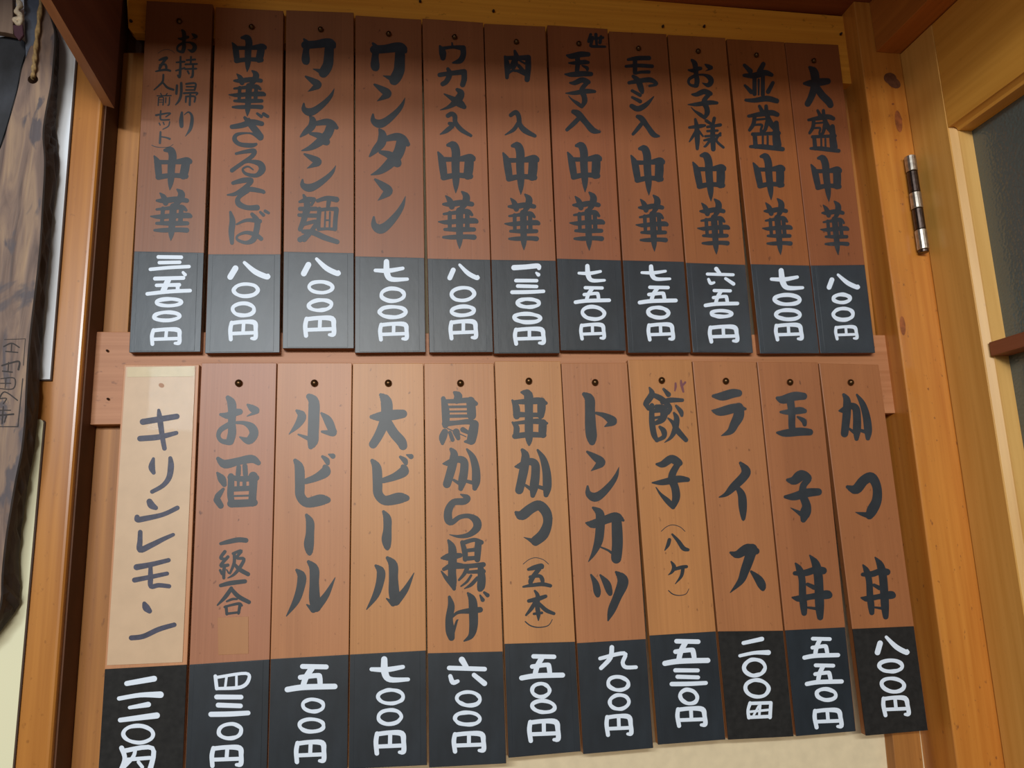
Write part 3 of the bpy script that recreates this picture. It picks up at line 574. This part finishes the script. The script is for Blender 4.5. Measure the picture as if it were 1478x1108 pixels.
# ---------------------------------------------------------------- the setting
YR, YB, YW, YP = 0.0105, 0.0285, 0.048, -0.022      # fronts of rails, battens, back wall, posts
ZLOW, ZC = 1.02, onY(1224, 22, YR).z
XL = onY(124.5, 440, YP).x                           # right edge of the left post
XR = onY(1292, 441.8, YP).x                          # left edge of the right post
XD = onY(1306, 130, YP).x                            # face of the door
print('XL', XL, 'XR', XR, 'XD', XD, 'ZC', ZC)
def vplank(pxs, y, yb, bevel=.0006): return prism(quad(pxs, y), yb, bevel)
# back wall: cream plaster
xw0, xw1 = XL - .02, onY(1308, 1062, YW).x
struct('wall_back', bxm(xw0, XR + .03, YW, YW + .03, ZLOW, ZC + .03), 'cream')
# brown panel strips beside the posts
struct('trim_1', bxm(XL + .0005, onY(190, 160, YW).x + .03, YW - .004, YW, ZLOW, ZC), 'brown_wall')
# rails
t = struct('trim_2', prism(quad([(180, -60), (1224.5, 24), (1234.5, 121), (190.5, 46.5), (185, 40)], YR), YB, .0008), 'rail')
for q in ((606.5, 3.5), (712, 17.5), (956, 39.5), (1015.5, 39.5), (1212.5, 50.3), (190, 32)): nail(q[0], q[1], YR, .0022, 'iron', t)
t = struct('trim_3', prism(quad([(139, 478.5), (1283, 483.5), (1295, 596), (130, 612.7)], YR), YB, .0008), 'rail_mid')
for q in ((156, 506.5), (157, 576), (1259, 502)): nail(q[0], q[1], YR, .0016, 'iron', t)
# battens behind the rails
def batten(name, a, b, c, d): return struct(name, prism(quad([a, b, c, d], YB), YW - .004 + .004, .0008), 'batten')
batten('trim_4', (178, 76), (209, 76), (110, 1700), (59, 1700))
XB0, XB1 = onY(1216, 128, YB).x, onY(1222.5, 128, YB).x
struct('trim_5', prism(quad([(1186, 40), (1215, 40), (1399, 1700), (1352, 1700)], YB), YW, .0008), 'batten')
# posts
def rpost(name, x0, x1, y0, y1, z0, z1, mat, ch=.004):
    bm = bmesh.new(); box(bm, x0, x1, y0, y1, z0, z1)
    ed = [e for e in bm.edges if abs(e.verts[0].co.z - e.verts[1].co.z) > .1 and e.verts[0].co.y < y0 + 1e-4]
    bmesh.ops.bevel(bm, geom=ed, offset=ch, segments=3, profile=.6, affect='EDGES')
    return struct(name, bm, mat)
rpost('trim_6', XL - .115, XL, YP, YW - .0005, ZLOW, ZC, 'post', .005)
XH = onY(1264.5, 75, YP).x
p6 = rpost('trim_7', XR, XD + .05, YP, YW + .03, ZLOW, ZC, 'post_r', .0026)
struct('trim_11', bxm(XL + .0002, XL + .0022, YP + .009, YW - .0045, ZLOW, ZC), 'brown_wall')  # thin brown board added to darken the post's right side face
# knot on the jamb
def blob(px, py, rx, ry, ang, y, mat, parent, name='knot'):
    bm = bmesh.new(); K = 20
    bm.faces.new([bm.verts.new(onY(px + rx * math.cos(math.tau * k / K) * math.cos(ang) - ry * math.sin(math.tau * k / K) * math.sin(ang),
                                   py + rx * math.cos(math.tau * k / K) * math.sin(ang) + ry * math.sin(math.tau * k / K) * math.cos(ang), y)) for k in range(K)])
    return link(name, bm, mat, parent, flat=True)
blob(1285, 113, 9.5, 8, .35, YP - .0003, 'knot', p6); blob(1290, 119, 11, 7, .6, YP - .0004, 'knot', p6)
for kx, ky, ka, kb, kt in ((1297, 175, 5, 16, -.15), (1303, 470, 4, 14, -.1), (1289, 150, 2, 1.4, 0), (1293, 202, 2.2, 1.3, 0)): blob(kx, ky, ka, kb, kt, YP - .0003, 'stain', p6, 'stain')
# header over the door, seen from below
ZH = onY(1282, 76.5, YP).z
struct('trim_8', bxm(XH, XD + .06, -1.35, YP - .0002, ZH, ZC, bevel=.001), 'header')
# ceiling boards of the porch and the lintel it ends on
struct('ceiling', bxm(XL - .9, XD + .06, -1.27, YW + .03, ZC + .0005, ZC + .03), 'ceil')
zl = onY(600, 112, 0).z
zlin = zl + .069 * 1.25
struct('trim_9', bxm(-1.3, 1.1, -1.27, -1.23, zlin, ZC + .25), 'ceil')
# wall to the left of the post
struct('wall_left', bxm(-1.3, XL - .1155, YP + .006, YW, ZLOW, ZC), 'post')
# slanting side board, upper left
XS = onY(165.5, 157, YP).x; XS2 = onY(149, 152, YP).x
bm = bmesh.new()
def side(x, pa, pb):
    a = onX(pa[0], pa[1], x); b = onX(pb[0], pb[1], x); d = (b - a); e = a + d * 2.6
    return [Vector((x, YP - .001, a.z)), Vector((x, e.y, a.z + (e.y - a.y) * d.z / d.y)), Vector((x, e.y, ZC + .03 + .3)), Vector((x, YP - .001, ZC + .3))]
s1 = side(XS, (165.5, 157), (74, 0)); s2 = side(XS2, (149, 152), (58.5, 0))
s1 = [Vector((p.x, p.y, min(p.z, ZC))) for p in s1]; s2 = [Vector((p.x, p.y, min(p.z, ZC))) for p in s2]
def clipz(s):
    a, b = s[0], s[1]
    if b.z >= ZC - 1e-4:
        d = s_dir; k = (ZC - a.z) / d.z; return [a, a + d * k, Vector((a.x, a.y, ZC))]
    return s
s_dir = (onX(74, 0, XS) - onX(165.5, 157, XS)); s1 = clipz(s1)
s_dir = (onX(58.5, 0, XS2) - onX(149, 152, XS2)); s2 = clipz(s2)
va = [bm.verts.new(p) for p in s1]; vb = [bm.verts.new(p) for p in s2]
bm.faces.new(va); bm.faces.new(vb[::-1])
for i in range(len(va)): bm.faces.new((va[i], va[(i + 1) % len(va)], vb[(i + 1) % len(va)], vb[i]))
sb = struct('trim_10', bm, 'dark_board')
sb.data.materials.append(M['board_edge'])
for p in sb.data.polygons:
    if p.normal.z < -.3: p.material_index = 1

# ---------------------------------------------------------------- door on the right
D = bpy.data.objects.new('door_1', None); C.objects.link(D); D.location = (XD, YP - .001, ZLOW); D['kind'] = 'structure'
TD = .044; YS = -1 + (1 + YP) * (1314.0 - 591) / (1374.0 - 591)
y0 = YP - .0012
link('stile', bxm(XD, XD + TD, YS, y0, ZLOW, ZH - .002, bevel=.0008), 'door', D)
zr = onX(1368.5, 183.5, XD).z
link('top_rail', bxm(XD + .0006, XD + TD, -1.3, YS - .0002, zr, ZH - .002, bevel=.0008), 'door_rail', D)
# stepped moulding round the glass
bm = bmesh.new()
def extr(bm, prof, axis, a, b):
    """prof: (x, other) pairs"""
    A = [bm.verts.new((x, o, a) if axis == 'z' else (x, a, o)) for x, o in prof]
    B = [bm.verts.new((x, o, b) if axis == 'z' else (x, b, o)) for x, o in prof]
    n = len(A); bm.faces.new(A); bm.faces.new(B[::-1])
    for i in range(n): bm.faces.new((A[i], A[(i + 1) % n], B[(i + 1) % n], B[i]))
extr(bm, [(XD + .002, YS), (XD + .012, YS - .005), (XD + .013, YS - .0065), (XD + TD - .003, YS - .0065), (XD + TD - .003, YS)], 'z', ZLOW, zr)
link('glazing_bead', bm, 'door_edge', D)
bm = bmesh.new()
extr(bm, [(XD + .004, zr), (XD + .010, zr - .004), (XD + .012, zr - .008), (XD + .034, zr - .008), (XD + .034, zr)], 'y', -1.3, YS - .0062)
link('glazing_bead', bm, 'door_rail', D)
link('glass_pane', bxm(XD + .0345, XD + .0385, -1.3, YS - .0005, ZLOW, zr - .0005), 'glass', D)
zb1 = onX(1433, 492.3, XD + .006).z; zb0 = onX(1440, 511, XD + .006).z
link('glazing_bar', bxm(XD + .006, XD + .0342, -1.3, YS - .0068, zb0, zb1, bevel=.0006), 'muntin', D)
# hinge: five knuckles round a pin, on the seam
def cyl(x, y, z0, z1, r, K=16):
    bm = bmesh.new(); a = [bm.verts.new((x + r * math.cos(math.tau * k / K), y + r * math.sin(math.tau * k / K), z0)) for k in range(K)]
    b = [bm.verts.new((x + r * math.cos(math.tau * k / K), y + r * math.sin(math.tau * k / K), z1)) for k in range(K)]
    bm.faces.new(a[::-1]); bm.faces.new(b)
    for k in range(K): bm.faces.new((a[k], a[(k + 1) % K], b[(k + 1) % K], b[k]))
    bmesh.ops.bevel(bm, geom=[e for e in bm.edges if abs(e.verts[0].co.z - e.verts[1].co.z) < 1e-6], offset=.0006, segments=1, affect='EDGES')
    return bm
yh = YP - .009
zs = [onY(x, y, yh).z for x, y in ((1313, 226), (1317, 248.5), (1321.5, 278.5), (1324.5, 302), (1328, 332), (1332, 361))]
xh = onY(1322.5, 290, yh).x
hin = link('hinge', bxm(xh - .001, xh + .001, yh + .004, YP - .0004, zs[-1], zs[0]), 'dark_steel', D)
for i in range(5):
    o = link('knuckle', cyl(xh, yh, zs[i + 1] + .0006, zs[i] - .0004, .0086 if i % 2 == 0 else .0080), 'steel' if i % 2 == 0 else 'dark_steel', hin, smooth=False)
link('hinge_pin', cyl(xh, yh, zs[-1] - .004, zs[-1] + .0004, .0072), 'dark_steel', hin)

# ---------------------------------------------------------------- menu planks
def lerp(a, b, t): return (a[0] + (b[0] - a[0]) * t, a[1] + (b[1] - a[1]) * t)
def make_plank(row, i, d):
    TL, TR, BR, BL = d['q']; y = -.0006 * (i % 3) - (.0012 if row == 'top' else 0)
    base = (PLANK_TOP if row == 'top' else PLANK_LOW)[i]
    c = onY((BL[0] + BR[0]) / 2, (BL[1] + BR[1]) / 2, y); c = Vector((c.x, y, c.z))
    T = thing('menu_plank', d['label'], 'menu sign', c, 'menu planks of the %s row' % ('upper' if row == 'top' else 'lower'))
    mt = wood('cedar_plank_%s_%d' % (row, i), base, darker(base, .80), .46, 'z', 420, .75, coat=.06, bump=.12, off=i * 1.7 + (20 if row == 'top' else 0), blotch=.6)
    link('board', prism(quad([TL, TR, BR, BL], y), .0098, .0007), mt, T)
    # price panel: thin black card over the foot of the board
    (lx, ly), (rx, ry) = d['p']
    tl = (ly - TL[1]) / (BL[1] - TL[1]); tr = (ry - TR[1]) / (BR[1] - TR[1])
    a = lerp(TL, BL, tl); b = lerp(TR, BR, tr)
    yl = y - .0014
    ins = .35
    pts = [(a[0] + ins, a[1]), (b[0] - ins, b[1]), (BR[0] - ins, BR[1] + .5), (BL[0] + ins, BL[1] + .5)]
    pan = link('price_panel', prism(quad(pts, yl), y - .0001, .0004), d.get('pm', 'black'), T)
    if row == 'top' or i in (1, 3, 5, 7):
        a2 = (a[0] + 7, a[1] + 1.5); b2 = (b[0] - 9, b[1] + 1.5)
        link('card_inset', prism(quad([a2, b2, (BR[0] - 9, BR[1] - 1), (BL[0] + 7, BL[1] - 1)], yl - .0004), yl - .00005, .0002), d.get('pm', 'black'), pan); yl -= .0004
    lettering('price_character', d['price'], yl, 'white', T)
    if d.get('paper'):
        q = [(181.5, 529), (282.4, 528), (263.3, 955.4), (154, 960)]
        pp = link('paper_strip', prism(quad(q, y - .0012), y - .0001, .0003), 'paper', T)
        link('tape', prism(quad([(184, 529.5), (280.5, 528.5), (280, 543), (183.5, 544)], y - .0016), y - .00125, 0), 'tape', pp)
        blob(233, 556, 4.2, 3.2, .4, y - .0014, 'patch', pp, 'nail_bump')
        lettering('character', d['text'], y - .0012, 'marker', T)
    else:
        lettering('character', d['text'], y, 'ink', T, 1.0)
    if d.get('mark'): lettering('ink_mark', d['mark'], y, 'red_ink' if row == 'low' else 'ink', T)
    if d.get('patch'):
        link('tape_patch', prism(quad([(314, 891), (358.5, 889.5), (358.5, 943), (315, 945)], y - .0006), y - .0001, .0002), 'patch', T)
    if d.get('nail'): nail(d['nail'][0], d['nail'][1], y, (.0050 if row == 'low' else .0042), 'brass', T)
    return T
for i, d in enumerate(TOP): make_plank('top', i, d)
for i, d in enumerate(LOW): make_plank('low', i, d)

# ---------------------------------------------------------------- things at the left edge
def at(px, y): return [onY(a, b, y) for a, b in px]
# white board on the post
q = [(118, -30), (108.9, 84), (72, 547), (-60, 549), (-60, -30)]
wb = thing('poster_board', 'white poster board on the left post behind the hanging slab', 'poster', onY(70, 500, YP - .004))
link('sheet', prism(at(q, YP - .005), YP - .0035), 'white_board', wb)
q2 = [(120.5, -30), (111.2, 84), (74.2, 549), (-60, 551), (-60, -30)]
link('backing', prism(at(q2, YP - .0035), YP - .0002), 'dark_edge', wb)
q = [(58, 605), (61, 606.5), (62.5, 609), (18, 1108), (14, 1180), (-70, 1180), (-60, 604)]
yp = thing('notice_sheet', 'pale yellow sheet fixed low on the left post below the white board', 'poster', onY(10, 1000, YP - .003))
link('sheet', prism(at(q, YP - .004), YP - .0028), 'yellow_paper', yp)
link('backing', prism(at([(a + 2.6, b) for a, b in q[1:5]] + q[5:], YP - .0028), YP - .0002), 'dark_edge', yp)
# weathered carved slab
front = [(37, 80), (43, 66), (50, 62), (56, 8), (60, -10), (70, 14), (79, 42), (80, 60), (78, 88), (76, 110), (74, 125), (68, 155), (64, 180), (63, 200), (65, 225), (65, 250), (62, 300),
         (59, 350), (54, 400), (48, 450), (42.5, 500), (39, 550), (37, 600), (32, 650), (24, 690), (17, 730), (9, 780), (4, 830), (2, 870), (-12, 900), (-60, 930), (-90, 800), (-90, 500), (-40, 300), (0, 212), (10, 180), (24, 130), (30, 100)]
back = [(39, 82), (44, 70), (52, 64), (58, 12), (62, -6), (72, 20), (83, 46), (85, 60), (84.5, 90), (83.5, 112), (83, 130), (82, 152), (81, 172), (81, 195), (83, 218), (84, 245), (78, 295),
        (73, 345), (69, 395), (63.5, 450), (60, 500), (57, 550), (55, 600), (49.5, 650), (42.5, 690), (36, 730), (29.5, 780), (27.5, 825), (29, 855), (20, 885), (-50, 950), (-70, 800), (-70, 500), (-30, 300), (4, 212), (14, 180), (27, 130), (33, 100)]
YSF, YSB = -.066, -.032
so = thing('carved_slab', 'tall weathered wooden slab with carved lettering and dark bark edge hanging at left', 'wooden sign', onY(20, 880, YSF))
fp = at(front, YSF); bp_ = at(back, YSB)
def closed_loop(pts, n=3):
    r = cat([tuple(p) for p in pts], True, n); return [Vector(p) for p in r]
fl = closed_loop(fp); bl = closed_loop(bp_)
hc = onY(47.5, 114.5, YSF); hr = 7.2 * .92 / F
bm = bmesh.new()
n = len(fl)
rim = [Vector((p.x, YSF + .0015, p.z)) for p in fl]
ctr = Vector((sum(p.x for p in fl) / n, 0, sum(p.z for p in fl) / n))
inner = [Vector((p.x + (.0015 if p.x < ctr.x else -.0015), YSF, p.z)) for p in fl]
hole = [Vector((hc.x + hr * math.cos(-math.tau * k / 16), YSF, hc.z + hr * math.sin(-math.tau * k / 16))) for k in range(16)]
tris = tessellate_polygon([inner, hole]); allv = [bm.verts.new(p) for p in inner + hole]
for t3 in tris:
    try: bm.faces.new([allv[k] for k in t3])
    except ValueError: pass
hb = [bm.verts.new((p.x, YSF + .02, p.z)) for p in hole]
for k in range(16): bm.faces.new((allv[n + k], allv[n + (k + 1) % 16], hb[(k + 1) % 16], hb[k]))
bm.faces.new(hb)
link('face', bm, 'slab', so)
bm = bmesh.new(); rings = [[bm.verts.new(p) for p in inner]]
for s_, (t_, amp) in enumerate(((.0, 0), (.3, .0022), (.55, .0030), (.8, .0026), (1.0, .0006))):
    ring = []
    for a, b in zip(rim, bl):
        p = a.lerp(b, t_); ring.append(bm.verts.new((p.x + random.uniform(-amp, amp), p.y, p.z)))
    rings.append(ring)
for a, b in zip(rings, rings[1:]):
    for k in range(n): bm.faces.new((a[k], a[(k + 1) % n], b[(k + 1) % n], b[k]))
bm.faces.new(rings[-1])
link('bark', bm, 'bark', so)
char_mesh('lettering', 'slabtext', None, YSF, 'carve', so)
# cord through the hole
path = [Vector(onY(x, yy, YSF - .006 + d)) for x, yy, d in
        cat([(47.5, 113, .010), (48, 107, .003), (49, 95, 0), (50.5, 80, 0), (52.5, 60, 0), (55.5, 35, 0), (58.5, 8, 0), (61, -14, 0)], False, 12)]
tag(link('cord', tube(path, .0024, 12, .55, 2, .28), 'rope', None, path[0], smooth=True), 'twisted gold cord looped through the hole of the weathered slab', 'cord')
# neighbours at the very top left
tag(link('charred_slab', prism(at([(36, 60), (36.5, 76), (30, 98), (24, 130), (10, 180), (0, 211), (-40, 250), (-50, 60), (8, 52), (22, 50)], -.058), -.040, .001), 'charred', None, onY(10, 150, -.05)), 'dark charred slab hanging left of the weathered carved slab', 'wooden sign')
tag(link('cloth_strip', prism(at([(33.5, -20), (60, -20), (57.5, 20), (54, 50), (51, 70), (42, 84), (37, 84), (35.5, 40)], -.064), -.060, .0005), 'grey_blue', None, onY(45, 60, -.062)), 'grey-blue strip hanging at the top left beside the gold cord', 'strip')
tag(link('wooden_tag', prism(at([(-30, -20), (17.5, -20), (18, 10), (19, 49), (8, 46.5), (-30, 42)], -.072), -.062, .0008), 'beige_wood', None, onY(5, 40, -.067)), 'beige wooden tag in the top left corner', 'tag')
tr_ = thing('knotted_cord', 'white cord with a purple tassel beside the beige tag', 'cord', onY(25, 30, -.078))
path = [Vector(onY(x, yy, -.078)) for x, yy in cat([(25, -14), (26, 0), (29, 8), (24, 16), (31, 24), (22, 29), (26, 34), (31, 28), (28, 20)], False, 8)]
link('cord', tube(path, .0030, 10, .5, 2, .25), 'white_rope', tr_, smooth=True)
link('tassel', prism(at([(18, 36), (32, 34), (33.5, 50), (27, 58), (20, 50)], -.078), -.074, .0012), 'purple', tr_)
